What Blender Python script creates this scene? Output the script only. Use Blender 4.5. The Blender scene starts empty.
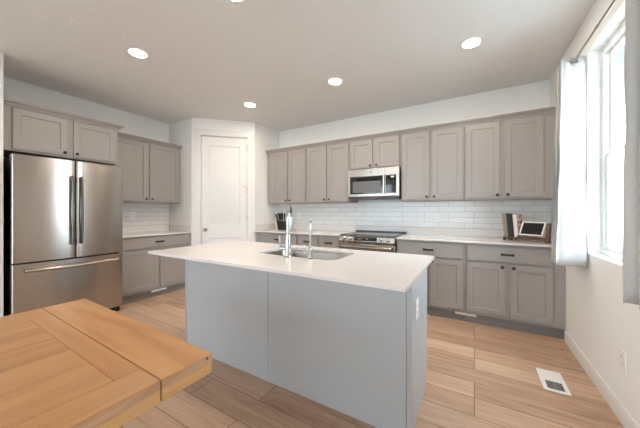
import bpy, bmesh, math, random
from mathutils import Vector, Matrix
random.seed(7)
SC = bpy.context.scene
COL = SC.collection

# ------------------------------------------------------------------ dimensions (metres)
D = 3.933      # back wall
R = 0.759      # window wall
L = -4.602     # refrigerator wall
H = 2.762      # ceiling
YB = -4.2      # wall behind the viewer
PA = (-3.973, 2.628)   # pantry corner posts
PB = (-3.238, 3.295)
CT = 0.914     # worktop height
WY0, WY1, WZ0, WZ1 = 1.63, 2.78, 0.915, 2.466   # window opening

# ------------------------------------------------------------------ camera, world, exposure
cam_d = bpy.data.cameras.new('camera')
cam = bpy.data.objects.new('camera', cam_d); COL.objects.link(cam)
cam.location = (0, 0, 1.236)
cam.rotation_euler = (math.pi/2, 0, 0.522)
cam_d.sensor_width = 36; cam_d.lens = 262.739/640*36
cam_d.shift_x = -0.00493; cam_d.shift_y = -0.00365
cam_d.clip_start = 0.02
SC.camera = cam

world = bpy.data.worlds.new('world'); SC.world = world; world.use_nodes = True
bg = world.node_tree.nodes['Background']
bg.inputs[0].default_value = (0.78, 0.90, 1.0, 1); bg.inputs[1].default_value = 8.2

SC.view_settings.view_transform = 'Standard'; SC.view_settings.look = 'None'
SC.view_settings.gamma = 1; SC.view_settings.use_curve_mapping = False
SC.view_settings.exposure = 0.33
SC.cycles.use_denoising = True; SC.cycles.denoising_prefilter = 'ACCURATE'
SC.cycles.max_bounces = 10; SC.cycles.diffuse_bounces = 6
SC.cycles.sample_clamp_indirect = 6

REAR = [(-4.45, -3.05, 0.10, 2.45), (-2.85, -1.45, 0.10, 2.45), (-1.25, 0.05, 0.10, 2.45)]   # unseen glazing behind the viewer, third opening added for interior light: x0, x1, z0, z1

# ------------------------------------------------------------------ materials
def srgb(r, g, b):
    f = lambda c: (c/255/12.92) if c/255 <= 0.04045 else ((c/255+0.055)/1.055)**2.4
    return (f(r), f(g), f(b), 1)

def nt(m): return m.node_tree.nodes, m.node_tree.links

def mat(name, col, rough=0.5, metal=0.0, bump=0.0, bscale=60, var=0.0, **kw):
    m = bpy.data.materials.new(name); m.use_nodes = True
    n, l = nt(m); p = n['Principled BSDF']
    p.inputs['Base Color'].default_value = col if len(col) == 4 else (*col, 1)
    p.inputs['Roughness'].default_value = rough; p.inputs['Metallic'].default_value = metal
    for k, v in kw.items(): p.inputs[k.replace('_', ' ')].default_value = v
    tc = n.new('ShaderNodeTexCoord')
    if bump:
        t = n.new('ShaderNodeTexNoise'); t.inputs['Scale'].default_value = bscale; t.inputs['Detail'].default_value = 3
        l.new(tc.outputs['Object'], t.inputs['Vector'])
        b = n.new('ShaderNodeBump'); b.inputs['Strength'].default_value = bump; b.inputs['Distance'].default_value = 0.004
        l.new(t.outputs['Fac'], b.inputs['Height']); l.new(b.outputs['Normal'], p.inputs['Normal'])
    if var:
        t2 = n.new('ShaderNodeTexNoise'); t2.inputs['Scale'].default_value = 9; t2.inputs['Detail'].default_value = 4
        l.new(tc.outputs['Object'], t2.inputs['Vector'])
        mx = n.new('ShaderNodeMix'); mx.data_type = 'RGBA'
        c = p.inputs['Base Color'].default_value
        mx.inputs['A'].default_value = (c[0]*(1-var), c[1]*(1-var), c[2]*(1-var), 1)
        mx.inputs['B'].default_value = (min(1, c[0]*(1+var)), min(1, c[1]*(1+var)), min(1, c[2]*(1+var)), 1)
        l.new(t2.outputs['Fac'], mx.inputs['Factor']); l.new(mx.outputs['Result'], p.inputs['Base Color'])
    return m

def math_node(n, op, a=None, b=None):
    q = n.new('ShaderNodeMath'); q.operation = op
    if a is not None and not hasattr(a, 'links'): q.inputs[0].default_value = a
    if b is not None: q.inputs[1].default_value = b
    return q

def tile_material(name, axis):
    m = bpy.data.materials.new(name); m.use_nodes = True
    n, l = nt(m); p = n['Principled BSDF']
    tc = n.new('ShaderNodeTexCoord'); sp = n.new('ShaderNodeSeparateXYZ'); l.new(tc.outputs['Object'], sp.inputs[0])
    cb = n.new('ShaderNodeCombineXYZ')
    l.new(sp.outputs[axis], cb.inputs['X'])
    off = math_node(n, 'ADD', b=-1.0148); l.new(sp.outputs['Z'], off.inputs[0]); l.new(off.outputs[0], cb.inputs['Y'])
    br = n.new('ShaderNodeTexBrick'); l.new(cb.outputs[0], br.inputs['Vector'])
    br.inputs['Scale'].default_value = 1; br.inputs['Brick Width'].default_value = 0.305
    br.inputs['Row Height'].default_value = 0.0735; br.inputs['Mortar Size'].default_value = 0.0022
    br.inputs['Mortar Smooth'].default_value = 0.2
    br.offset = 0.37; br.offset_frequency = 3
    br.inputs['Color1'].default_value = (0.80, 0.79, 0.78, 1); br.inputs['Color2'].default_value = (0.75, 0.74, 0.73, 1)
    br.inputs['Mortar'].default_value = (0.42, 0.41, 0.39, 1)
    l.new(br.outputs['Color'], p.inputs['Base Color'])
    nz = n.new('ShaderNodeTexNoise'); nz.inputs['Scale'].default_value = 14; l.new(tc.outputs['Object'], nz.inputs['Vector'])
    sub = n.new('ShaderNodeMath'); sub.operation = 'MULTIPLY_ADD'
    l.new(br.outputs['Fac'], sub.inputs[0]); sub.inputs[1].default_value = -0.8; l.new(nz.outputs['Fac'], sub.inputs[2])
    b = n.new('ShaderNodeBump'); b.inputs['Strength'].default_value = 0.5; b.inputs['Distance'].default_value = 0.003
    l.new(sub.outputs[0], b.inputs['Height']); l.new(b.outputs['Normal'], p.inputs['Normal'])
    p.inputs['Roughness'].default_value = 0.16
    return m

def floor_material():
    m = bpy.data.materials.new('oak_plank'); m.use_nodes = True
    n, l = nt(m); p = n['Principled BSDF']
    tc = n.new('ShaderNodeTexCoord')
    br = n.new('ShaderNodeTexBrick'); l.new(tc.outputs['Object'], br.inputs['Vector'])
    br.inputs['Scale'].default_value = 1; br.inputs['Brick Width'].default_value = 1.22
    br.inputs['Row Height'].default_value = 0.183; br.inputs['Mortar Size'].default_value = 0.0021
    br.inputs['Mortar Smooth'].default_value = 0.1; br.offset = 0.37; br.offset_frequency = 3
    br.inputs['Color1'].default_value = (0, 0, 0, 1); br.inputs['Color2'].default_value = (1, 1, 1, 1)
    br.inputs['Mortar'].default_value = (0.5, 0.5, 0.5, 1)
    mp = n.new('ShaderNodeMapping'); mp.inputs['Scale'].default_value = (1.3, 17, 1)
    l.new(tc.outputs['Object'], mp.inputs['Vector'])
    cb = n.new('ShaderNodeCombineXYZ')
    mul = math_node(n, 'MULTIPLY', b=37.0); l.new(br.outputs['Color'], mul.inputs[0])
    l.new(mul.outputs[0], cb.inputs['X']); l.new(mul.outputs[0], cb.inputs['Z'])
    ad = n.new('ShaderNodeVectorMath'); ad.operation = 'ADD'
    l.new(mp.outputs[0], ad.inputs[0]); l.new(cb.outputs[0], ad.inputs[1])
    nz = n.new('ShaderNodeTexNoise'); nz.inputs['Scale'].default_value = 1.6; nz.inputs['Detail'].default_value = 7
    nz.inputs['Roughness'].default_value = 0.62; nz.inputs['Distortion'].default_value = 0.9
    l.new(ad.outputs[0], nz.inputs['Vector'])
    fac = n.new('ShaderNodeMath'); fac.operation = 'MULTIPLY_ADD'; fac.inputs[1].default_value = 0.30
    l.new(br.outputs['Color'], fac.inputs[0])
    nz2 = math_node(n, 'MULTIPLY', b=0.85); l.new(nz.outputs['Fac'], nz2.inputs[0]); l.new(nz2.outputs[0], fac.inputs[2])
    cr = n.new('ShaderNodeValToRGB'); l.new(fac.outputs[0], cr.inputs[0])
    e = cr.color_ramp.elements
    e[0].position = 0.25; e[0].color = FLOOR_C[0]
    e[1].position = 0.85; e[1].color = FLOOR_C[2]
    k = cr.color_ramp.elements.new(0.52); k.color = FLOOR_C[1]
    mx = n.new('ShaderNodeMix'); mx.data_type = 'RGBA'; l.new(br.outputs['Fac'], mx.inputs['Factor'])
    l.new(cr.outputs[0], mx.inputs['A']); mx.inputs['B'].default_value = (0.13, 0.075, 0.048, 1)
    l.new(mx.outputs['Result'], p.inputs['Base Color'])
    hs = n.new('ShaderNodeMath'); hs.operation = 'MULTIPLY_ADD'; l.new(br.outputs['Fac'], hs.inputs[0]); hs.inputs[1].default_value = -1.0
    l.new(nz.outputs['Fac'], hs.inputs[2])
    b = n.new('ShaderNodeBump'); b.inputs['Strength'].default_value = 0.12; b.inputs['Distance'].default_value = 0.002
    l.new(hs.outputs[0], b.inputs['Height']); l.new(b.outputs['Normal'], p.inputs['Normal'])
    p.inputs['Roughness'].default_value = 0.42
    return m
FLOOR_C = [srgb(150, 118, 96), srgb(190, 156, 130), srgb(213, 183, 158)]

def wood_material(name, c0, c1, c2, scale, rough=0.35):
    m = bpy.data.materials.new(name); m.use_nodes = True
    n, l = nt(m); p = n['Principled BSDF']
    tc = n.new('ShaderNodeTexCoord'); mp = n.new('ShaderNodeMapping'); mp.inputs['Scale'].default_value = scale
    l.new(tc.outputs['Object'], mp.inputs['Vector'])
    at = n.new('ShaderNodeNewGeometry')
    ad = n.new('ShaderNodeVectorMath'); ad.operation = 'ADD'; l.new(mp.outputs[0], ad.inputs[0])
    cb = n.new('ShaderNodeCombineXYZ'); rr = math_node(n, 'MULTIPLY', b=23.0); l.new(at.outputs['Random Per Island'], rr.inputs[0])
    l.new(rr.outputs[0], cb.inputs['Z']); l.new(cb.outputs[0], ad.inputs[1])
    nz = n.new('ShaderNodeTexNoise'); nz.inputs['Scale'].default_value = 1.5; nz.inputs['Detail'].default_value = 6
    nz.inputs['Roughness'].default_value = 0.55; nz.inputs['Distortion'].default_value = 0.8
    l.new(ad.outputs[0], nz.inputs['Vector'])
    f2 = n.new('ShaderNodeMath'); f2.operation = 'MULTIPLY_ADD'; l.new(at.outputs['Random Per Island'], f2.inputs[0]); f2.inputs[1].default_value = 0.16
    l.new(nz.outputs['Fac'], f2.inputs[2])
    cr = n.new('ShaderNodeValToRGB'); l.new(f2.outputs[0], cr.inputs[0])
    e = cr.color_ramp.elements
    e[0].position = 0.28; e[0].color = c0; e[1].position = 0.80; e[1].color = c2
    k = e.new(0.55); k.color = c1
    l.new(cr.outputs[0], p.inputs['Base Color'])
    p.inputs['Roughness'].default_value = rough
    b = n.new('ShaderNodeBump'); b.inputs['Strength'].default_value = 0.08; b.inputs['Distance'].default_value = 0.002
    l.new(nz.outputs['Fac'], b.inputs['Height']); l.new(b.outputs['Normal'], p.inputs['Normal'])
    return m

def steel_material(name, col, rough, zstretch=True):
    """brushed stainless: fine horizontal grain in the bump and roughness, reflections drawn out vertically"""
    m = bpy.data.materials.new(name); m.use_nodes = True
    n, l = nt(m); p = n['Principled BSDF']
    p.inputs['Base Color'].default_value = col; p.inputs['Metallic'].default_value = 1
    p.inputs['Roughness'].default_value = rough
    p.inputs['Anisotropic'].default_value = 0.8; p.inputs['Anisotropic Rotation'].default_value = 0.25
    tg = n.new('ShaderNodeTangent'); tg.direction_type = 'RADIAL'; tg.axis = 'Z'
    l.new(tg.outputs[0], p.inputs['Tangent'])
    return m

def cloth_material(name, col):
    m = bpy.data.materials.new(name); m.use_nodes = True
    n, l = nt(m); p = n['Principled BSDF']; out = n['Material Output']
    p.inputs['Base Color'].default_value = col; p.inputs['Roughness'].default_value = 0.9
    tr = n.new('ShaderNodeBsdfTranslucent'); tr.inputs[0].default_value = col
    mx = n.new('ShaderNodeMixShader'); mx.inputs[0].default_value = 0.18
    l.new(p.outputs[0], mx.inputs[1]); l.new(tr.outputs[0], mx.inputs[2]); l.new(mx.outputs[0], out.inputs[0])
    tc = n.new('ShaderNodeTexCoord'); t = n.new('ShaderNodeTexNoise'); t.inputs['Scale'].default_value = 260
    l.new(tc.outputs['Object'], t.inputs['Vector'])
    b = n.new('ShaderNodeBump'); b.inputs['Strength'].default_value = 0.15; b.inputs['Distance'].default_value = 0.002
    l.new(t.outputs['Fac'], b.inputs['Height']); l.new(b.outputs['Normal'], p.inputs['Normal'])
    return m

def glass_pane_material():
    m = bpy.data.materials.new('window_glass'); m.use_nodes = True
    n, l = nt(m); out = n['Material Output']; n.remove(n['Principled BSDF'])
    t = n.new('ShaderNodeBsdfTransparent'); g = n.new('ShaderNodeBsdfGlossy'); g.inputs['Roughness'].default_value = 0.0
    t.inputs[0].default_value = (0.95, 0.97, 0.97, 1)
    lw = n.new('ShaderNodeLayerWeight'); lw.inputs[0].default_value = 0.5; pw = math_node(n, 'POWER', b=5.0); l.new(lw.outputs['Facing'], pw.inputs[0])
    fr = n.new('ShaderNodeMath'); fr.operation = 'MULTIPLY_ADD'; fr.inputs[1].default_value = 0.45; fr.inputs[2].default_value = 0.03
    l.new(pw.outputs[0], fr.inputs[0])
    mx = n.new('ShaderNodeMixShader'); l.new(fr.outputs[0], mx.inputs[0])
    l.new(t.outputs[0], mx.inputs[1]); l.new(g.outputs[0], mx.inputs[2]); l.new(mx.outputs[0], out.inputs[0])
    return m

def emit_material(name, col, s):
    m = bpy.data.materials.new(name); m.use_nodes = True
    n, l = nt(m); p = n['Principled BSDF']
    p.inputs['Base Color'].default_value = (0.8, 0.8, 0.8, 1)
    p.inputs['Emission Color'].default_value = col; p.inputs['Emission Strength'].default_value = s
    return m

def cover_print_material():
    m = mat('cover_print', (0.8, 0.76, 0.72), 0.4)
    n, l = nt(m); p = n['Principled BSDF']
    tc = n.new('ShaderNodeTexCoord'); v = n.new('ShaderNodeTexVoronoi'); v.inputs['Scale'].default_value = 22
    l.new(tc.outputs['Object'], v.inputs['Vector'])
    cr = n.new('ShaderNodeValToRGB'); l.new(v.outputs['Distance'], cr.inputs[0])
    e = cr.color_ramp.elements; cr.color_ramp.interpolation = 'CONSTANT'
    e[0].position = 0; e[0].color = (0.33, 0.03, 0.04, 1); e[1].position = 0.42; e[1].color = (0.75, 0.70, 0.66, 1)
    l.new(cr.outputs[0], p.inputs['Base Color'])
    return m

M = {}
M['wall'] = mat('wall_paint', (0.87, 0.865, 0.85), 0.75, bump=0.15, bscale=120)
M['ceiling'] = mat('ceiling_paint', (0.79, 0.78, 0.77), 0.85, bump=0.9, bscale=26)
M['trim'] = mat('trim_paint', (0.78, 0.77, 0.76), 0.35)
M['cab'] = mat('cabinet_paint', srgb(158, 152, 148), 0.42, var=0.015)
M['island'] = mat('island_daylit_paint', srgb(174, 176, 178), 0.40, var=0.012)  # cabinet grey made lighter and cooler, daylight on the island put into the colour
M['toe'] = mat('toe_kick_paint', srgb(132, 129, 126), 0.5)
M['quartz'] = mat('white_quartz', srgb(228, 222, 218), 0.14, var=0.02)
M['floor'] = floor_material()
M['tile_x'] = tile_material('subway_tile', 'X'); M['tile_y'] = tile_material('subway_tile_side', 'Y')
M['steel'] = steel_material('brushed_steel', (0.45, 0.405, 0.365, 1), 0.24)
M['darksteel'] = mat('dark_steel', (0.22, 0.22, 0.225), 0.25, 1)
M['chrome'] = mat('chrome', (0.50, 0.50, 0.50), 0.16, 1)
M['nickel'] = mat('brushed_nickel', (0.36, 0.33, 0.29), 0.3, 1)
M['black'] = mat('black_metal', (0.012, 0.011, 0.010), 0.38)
M['blackglass'] = mat('black_glass', (0.008, 0.008, 0.009), 0.06)
M['cooktop'] = mat('cooktop_glass', (0.03, 0.03, 0.033), 0.12)
M['ovglass'] = mat('oven_window', (0.05, 0.047, 0.045), 0.12)
M['plastic'] = mat('white_plastic', (0.83, 0.83, 0.81), 0.3)
M['slot'] = mat('dark_slot', (0.03, 0.03, 0.03), 0.6)
M['darkgrey'] = mat('dark_grey_plastic', (0.06, 0.06, 0.065), 0.5)
M['wood_y'] = wood_material('honey_wood', srgb(163, 112, 68), srgb(184, 134, 86), srgb(200, 150, 101), (9, 0.8, 9))
M['wood_x'] = wood_material('honey_wood_cross', srgb(165, 112, 67), srgb(187, 134, 84), srgb(201, 150, 99), (0.8, 9, 9))
M['wood_edge'] = wood_material('sawn_edge', srgb(176, 130, 96), srgb(204, 164, 128), srgb(222, 186, 152), (9, 1.5, 30), 0.6)
M['wood_apron'] = wood_material('pale_pine', srgb(190, 140, 86), srgb(216, 168, 112), srgb(230, 188, 135), (9, 0.8, 14), 0.45)
M['walnut'] = wood_material('dark_walnut', srgb(58, 32, 22), srgb(86, 50, 34), srgb(110, 66, 46), (3, 14, 14), 0.4)
M['cloth'] = cloth_material('white_linen', (0.62, 0.61, 0.60, 1))
M['glass'] = glass_pane_material()
M['lens'] = emit_material('light_lens', (1.0, 0.86, 0.70, 1), 190.0)
M['paper'] = mat('paper', (0.80, 0.77, 0.72), 0.8)
M['bookblack'] = mat('black_book_cloth', (0.015, 0.015, 0.017), 0.5)
M['bookbeige'] = mat('beige_book_cloth', srgb(140, 131, 120), 0.6)
M['bookwhite'] = mat('white_book_cover', (0.72, 0.69, 0.67), 0.4)
M['print'] = cover_print_material()
M['screen'] = mat('dark_screen', (0.01, 0.01, 0.012), 0.08)
M['disp'] = emit_material('lit_digits', (0.75, 0.9, 1.0, 1), 0.8)
M['digits'] = mat('grey_marking', (0.30, 0.30, 0.30), 0.5)
M['meshscreen'] = mat('grey_mesh_screen', (0.13, 0.125, 0.12), 0.35)
M['keys'] = mat('dim_key_print', (0.10, 0.10, 0.10), 0.5)
M['block'] = mat('pale_beech', srgb(206, 190, 174), 0.45)
M['knife'] = mat('black_handle', (0.016, 0.014, 0.013), 0.35)
M['siding'] = mat('pale_siding', (0.55, 0.56, 0.57), 0.8)
M['shingle'] = mat('grey_shingle', (0.30, 0.305, 0.31), 0.9, bump=0.4, bscale=20)
M['ground'] = mat('pale_ground', (0.45, 0.45, 0.43), 0.95, var=0.1)
M['sinksteel'] = mat('sink_steel', (0.36, 0.32, 0.285), 0.30, 1)

# ------------------------------------------------------------------ mesh helpers
def frame(o, u, v):
    """local (u, v, z) -> world; u along the run, v out from the wall"""
    return lambda p: (o[0]+u[0]*p[0]+v[0]*p[1], o[1]+u[1]*p[0]+v[1]*p[1], o[2]+p[2])
WORLD = lambda p: p
BACK = frame((0, D, 0), (1, 0), (0, -1))       # u = world x, v = distance out from back wall
LEFT = frame((L, 0, 0), (0, 1), (1, 0))        # u = world y, v = distance out from left wall

class MB:
    def __init__(s, xf=WORLD): s.v = []; s.f = []; s.mi = []; s.xf = xf; s.m = 0
    def add(s, vs, fs):
        b = len(s.v); s.v += [tuple(s.xf(p)) for p in vs]
        s.f += [[i+b for i in f] for f in fs]; s.mi += [s.m]*len(fs)
        return s
    def box(s, a, b):
        x0, y0, z0 = a; x1, y1, z1 = b
        return s.add([(x0,y0,z0),(x1,y0,z0),(x1,y1,z0),(x0,y1,z0),(x0,y0,z1),(x1,y0,z1),(x1,y1,z1),(x0,y1,z1)],
                     [(0,3,2,1),(4,5,6,7),(0,1,5,4),(1,2,6,5),(2,3,7,6),(3,0,4,7)])
    def prism(s, pts, z0, z1):
        n = len(pts)
        return s.add([(p[0],p[1],z0) for p in pts]+[(p[0],p[1],z1) for p in pts],
                     [list(range(n))[::-1], list(range(n, 2*n))]+[(i,(i+1)%n,n+(i+1)%n,n+i) for i in range(n)])
    def extrude_u(s, prof, u0, u1):
        """profile of (v, z) points swept along u"""
        n = len(prof)
        return s.add([(u0,p[0],p[1]) for p in prof]+[(u1,p[0],p[1]) for p in prof],
                     [list(range(n))[::-1], list(range(n, 2*n))]+[(i,(i+1)%n,n+(i+1)%n,n+i) for i in range(n)])
    def sweep(s, path, prof):
        """mitred sweep of (offset, z) profile along a plan path; offset is to the right of travel"""
        P = [Vector(p) for p in path]; n = len(prof); vs = []
        for i, p in enumerate(P):
            d0 = (P[i]-P[i-1]).normalized() if i else None
            d1 = (P[i+1]-P[i]).normalized() if i < len(P)-1 else None
            if d0 is None: d0 = d1
            if d1 is None: d1 = d0
            n0 = Vector((d0.y, -d0.x)); n1 = Vector((d1.y, -d1.x)); b = (n0+n1).normalized(); k = 1/max(0.2, b.dot(n0))
            for (o, z) in prof: q = p+b*o*k; vs.append((q.x, q.y, z))
        fs = [list(range(n)), list(range(len(vs)-n, len(vs)))[::-1]]
        for i in range(len(P)-1):
            for j in range(n):
                fs.append((i*n+j, i*n+(j+1)%n, (i+1)*n+(j+1)%n, (i+1)*n+j))
        return s.add(vs, fs)
    def shaker(s, u0, u1, z0, z1, v0, v1, fw=0.057, rec=0.009, sl=0.004):
        """framed door leaf with a recessed flat panel on its outer face v1"""
        vs = [(u0,v0,z0),(u1,v0,z0),(u1,v0,z1),(u0,v0,z1), (u0,v1,z0),(u1,v1,z0),(u1,v1,z1),(u0,v1,z1)]
        a = fw; vs += [(u0+a,v1,z0+a),(u1-a,v1,z0+a),(u1-a,v1,z1-a),(u0+a,v1,z1-a)]
        a = fw+sl; w = v1-rec; vs += [(u0+a,w,z0+a),(u1-a,w,z0+a),(u1-a,w,z1-a),(u0+a,w,z1-a)]
        fs = [(0,3,2,1),(0,1,5,4),(1,2,6,5),(2,3,7,6),(3,0,4,7)]
        for k in (4, 8):
            for i in range(4): fs.append((k+i, k+(i+1)%4, k+4+(i+1)%4, k+4+i))
        fs.append((12,13,14,15))
        return s.add(vs, fs)
    def lathe(s, o, ax, prof, seg=20):
        """prof = (radius, distance along axis)"""
        ax = Vector(ax).normalized(); t = Vector((0,0,1)) if abs(ax.z) < 0.9 else Vector((1,0,0))
        e1 = ax.cross(t).normalized(); e2 = ax.cross(e1); o = Vector(o); vs = []; fs = []
        for (r, h) in prof:
            for k in range(seg):
                a = 2*math.pi*k/seg; vs.append(tuple(o+ax*h+(e1*math.cos(a)+e2*math.sin(a))*r))
        m = len(prof)
        for i in range(m-1):
            for k in range(seg): fs.append((i*seg+k, i*seg+(k+1)%seg, (i+1)*seg+(k+1)%seg, (i+1)*seg+k))
        fs.append(list(range(seg))[::-1]); fs.append(list(range((m-1)*seg, m*seg)))
        return s.add(vs, fs)
    def cyl(s, o, ax, r, h, seg=20): return s.lathe(o, ax, [(r, 0), (r, h)], seg)
    def tube(s, pts, r, seg=12, flat=1.0, up=None):
        P = [Vector(p) for p in pts]; vs = []; fs = []; prev = None
        rs = r if isinstance(r, (list, tuple)) else [r]*len(P)
        for i, p in enumerate(P):
            d = (P[min(i+1, len(P)-1)]-P[max(i-1, 0)]).normalized()
            if prev is None:
                t = Vector(up) if up else (Vector((0,0,1)) if abs(d.z) < 0.9 else Vector((1,0,0)))
                e1 = (t-d*t.dot(d)).normalized()
            else: e1 = (prev-d*prev.dot(d)).normalized()
            prev = e1; e2 = d.cross(e1)
            for k in range(seg):
                a = 2*math.pi*k/seg; vs.append(tuple(p+e1*math.cos(a)*rs[i]*flat+e2*math.sin(a)*rs[i]))
        for i in range(len(P)-1):
            for k in range(seg): fs.append((i*seg+k, i*seg+(k+1)%seg, (i+1)*seg+(k+1)%seg, (i+1)*seg+k))
        fs.append(list(range(seg))[::-1]); fs.append(list(range((len(P)-1)*seg, len(P)*seg)))
        return s.add(vs, fs)
    def torus(s, o, ax, R0, r, seg=20, ms=8):
        ax = Vector(ax).normalized(); t = Vector((0,0,1)) if abs(ax.z) < 0.9 else Vector((1,0,0))
        e1 = ax.cross(t).normalized(); e2 = ax.cross(e1); o = Vector(o); vs = []; fs = []
        for i in range(seg):
            a = 2*math.pi*i/seg; c = e1*math.cos(a)+e2*math.sin(a)
            for j in range(ms):
                b = 2*math.pi*j/ms; vs.append(tuple(o+c*(R0+r*math.cos(b))+ax*r*math.sin(b)))
        for i in range(seg):
            for j in range(ms):
                fs.append((i*ms+j, ((i+1)%seg)*ms+j, ((i+1)%seg)*ms+(j+1)%ms, i*ms+(j+1)%ms))
        return s.add(vs, fs)
    def build(s, name, m, parent=None, bev=0.0, label=None, recalc=True):
        me = bpy.data.meshes.new(name)
        o = bpy.data.objects.new(name, me); COL.objects.link(o)
        base = Vector((0,0,0))
        if parent is not None:
            q = parent
            while q is not None: base += q.location; q = q.parent
            o.parent = parent
        me.from_pydata([tuple(Vector(p)-base) for p in s.v], [], s.f)
        for k in (m if isinstance(m, list) else [m]): me.materials.append(M[k])
        for p, i in zip(me.polygons, s.mi): p.material_index = i
        if recalc:
            bm = bmesh.new(); bm.from_mesh(me); bmesh.ops.recalc_face_normals(bm, faces=bm.faces[:]); bm.to_mesh(me); bm.free()
        me.shade_smooth(); me.set_sharp_from_angle(angle=math.radians(35))
        if bev:
            b = o.modifiers.new('bevel', 'BEVEL'); b.width = bev; b.segments = 2; b.limit_method = 'ANGLE'; b.angle_limit = math.radians(40)
        if label: o['label'] = label
        return o

def thing(name, label, cat, loc, group=None):
    o = bpy.data.objects.new(name, None); COL.objects.link(o); o.location = loc; o.empty_display_size = 0.1
    o['label'] = label; o['category'] = cat
    if group: o['group'] = group
    return o
def tag(o, label, cat, group=None):
    o['label'] = label; o['category'] = cat
    if group: o['group'] = group
    return o
def struct(o):
    o['kind'] = 'structure'; return o

# ------------------------------------------------------------------ room shell
T = 0.15
struct(MB().box((L-T, YB-T, -0.12), (R+T, D+T, 0)).build('floor', 'floor'))
struct(MB().box((L-T, YB-T, H), (R+T, D+T, H+0.12)).build('ceiling', 'ceiling'))
struct(MB().box((L-T, D, 0), (R+T, D+T, H)).build('wall_back', 'wall'))
struct(MB().box((L-T, YB, 0), (L, D, H)).build('wall_left', 'wall'))
w = MB()
w.box((R, WY1, 0), (R+T, D, H)); w.box((R, YB, 0), (R+T, WY0, H))
w.box((R, WY0, 0), (R+T, WY1, WZ0)); w.box((R, WY0, WZ1), (R+T, WY1, H))
struct(w.build('wall_right', 'wall'))
w = MB()
xs = [L-T] + [v for r in REAR for v in r[:2]] + [R+T]
for i in range(0, len(xs), 2): w.box((xs[i], YB-T, 0), (xs[i+1], YB, H))
for (x0, x1, z0, z1) in REAR: w.box((x0, YB-T, 0), (x1, YB, z0)); w.box((x0, YB-T, z1), (x1, YB, H))
struct(w.build('wall_rear', 'wall'))
struct(MB().box((L, 0.52, 0), (L+0.675, 0.657, H)).build('wall_refrigerator_side', 'wall'))
# corner pantry: two returns and a diagonal face with a door opening
dv = Vector((PB[0]-PA[0], PB[1]-PA[1])); LEN = dv.length; dv.normalize(); ni = Vector((-dv.y, dv.x))   # ni points into the pantry
DIAG = lambda p: (PA[0]+dv.x*p[0]-ni.x*p[1], PA[1]+dv.y*p[0]-ni.y*p[1], p[2])   # s along face, v out to the room
struct(MB().box((L, PA[1], 0), (PA[0], PA[1]+0.11, H)).build('wall_pantry_left', 'wall'))
struct(MB().box((PB[0]-0.11, PB[1], 0), (PB[0], D, H)).build('wall_pantry_right', 'wall'))
S0, S1, DT = 0.145, 0.866, 2.478
w = MB(DIAG)
w.box((0, -0.11, 0), (S0-0.012, 0, H)); w.box((S1+0.012, -0.11, 0), (LEN, 0, H)); w.box((S0-0.012, -0.11, DT+0.012), (S1+0.012, 0, H))
struct(w.build('wall_pantry', 'wall'))
# pantry door: two-panel slab
dr = MB(DIAG); v0, v1 = -0.06, -0.022
def two_panel(mb, u0, u1, z0, z1, v0, v1, panels):
    """slab with raised-and-recessed mould panels on the outer face"""
    zs = [z0]; 
    a0, a1 = u0+0.115, u1-0.115
    mb.box((u0, v0, z0), (u1, v1-0.010, z1))
    mb.box((u0, v1-0.010, z0), (a0, v1, z1)); mb.box((a1, v1-0.010, z0), (u1, v1, z1))
    edges = [z0]+[z for p in panels for z in p]+[z1]
    for i in range(0, len(edges), 2): mb.box((a0, v1-0.010, edges[i]), (a1, v1, edges[i+1]))
    for (p0, p1) in panels:
        q = 0.030
        vs = [(a0,v1,p0),(a1,v1,p0),(a1,v1,p1),(a0,v1,p1)]
        for ins, dep in ((0.010, -0.009), (q, -0.008), (q+0.022, -0.002)):
            vs += [(a0+ins,v1+dep,p0+ins),(a1-ins,v1+dep,p0+ins),(a1-ins,v1+dep,p1-ins),(a0+ins,v1+dep,p1-ins)]
        fs = [(k+i, k+(i+1)%4, k+4+(i+1)%4, k+4+i) for k in (0,4,8) for i in range(4)]+[(12,13,14,15)]
        mb.add(vs, fs)
two_panel(dr, S0, S1, 0.012, DT, v0, v1, [(0.28, 0.80), (1.02, 2.33)])
door = struct(dr.build('door_1', 'trim', recalc=True))
kn = MB()
kp = Vector(DIAG((S0+0.062, v1, 0.94))); out = -Vector((ni.x, ni.y, 0))
kn.lathe(kp, out, [(0.030, 0), (0.030, 0.006), (0.012, 0.010), (0.011, 0.032), (0.026, 0.040), (0.029, 0.055), (0.022, 0.066), (0.004, 0.069)], 18)
kn.build('door_knob', 'nickel', door, label='brushed nickel door knob')
for z in (0.32, 1.08, 1.55, 2.26):
    h = MB(DIAG); h.cyl(DIAG((S1+0.004, v1+0.006, z)), (0,0,1), 0.008, 0.10, 8) if False else None
    hb = MB(); hb.cyl(DIAG((S1+0.003, v1+0.008, z)), (0,0,1), 0.008, 0.10, 10)
    if z == 1.55:
        hb.tube([DIAG((S1-0.001, v1+0.010, z+0.10)), DIAG((S1-0.06, v1+0.016, z+0.105))], 0.005, 8)
    hb.build('hinge', 'nickel', door, label='brushed nickel hinge')
cs = MB(DIAG); cw = 0.095
cs.box((S0-0.012-cw, 0, 0), (S0-0.008, 0.016, DT+0.01)); cs.box((S1+0.008, 0, 0), (S1+0.012+cw, 0.016, DT+0.01))
cs.box((S0-0.012-cw, 0, DT+0.008), (S1+0.012+cw, 0.018, DT+0.012+cw))
cs.box((S0-0.013, -0.10, 0), (S0-0.002, 0, DT+0.01)); cs.box((S1+0.002, -0.10, 0), (S1+0.013, 0, DT+0.01)); cs.box((S0-0.012, -0.10, DT+0.002), (S1+0.012, 0, DT+0.013))
struct(cs.build('trim_1', 'trim', bev=0.002))
def baseprof(t=0.015, h=0.10): return [(0, 0), (t, 0), (t, h-0.012), (t-0.006, h), (0, h)]
BR = frame((R, 0, 0), (0, 1), (-1, 0))
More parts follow.
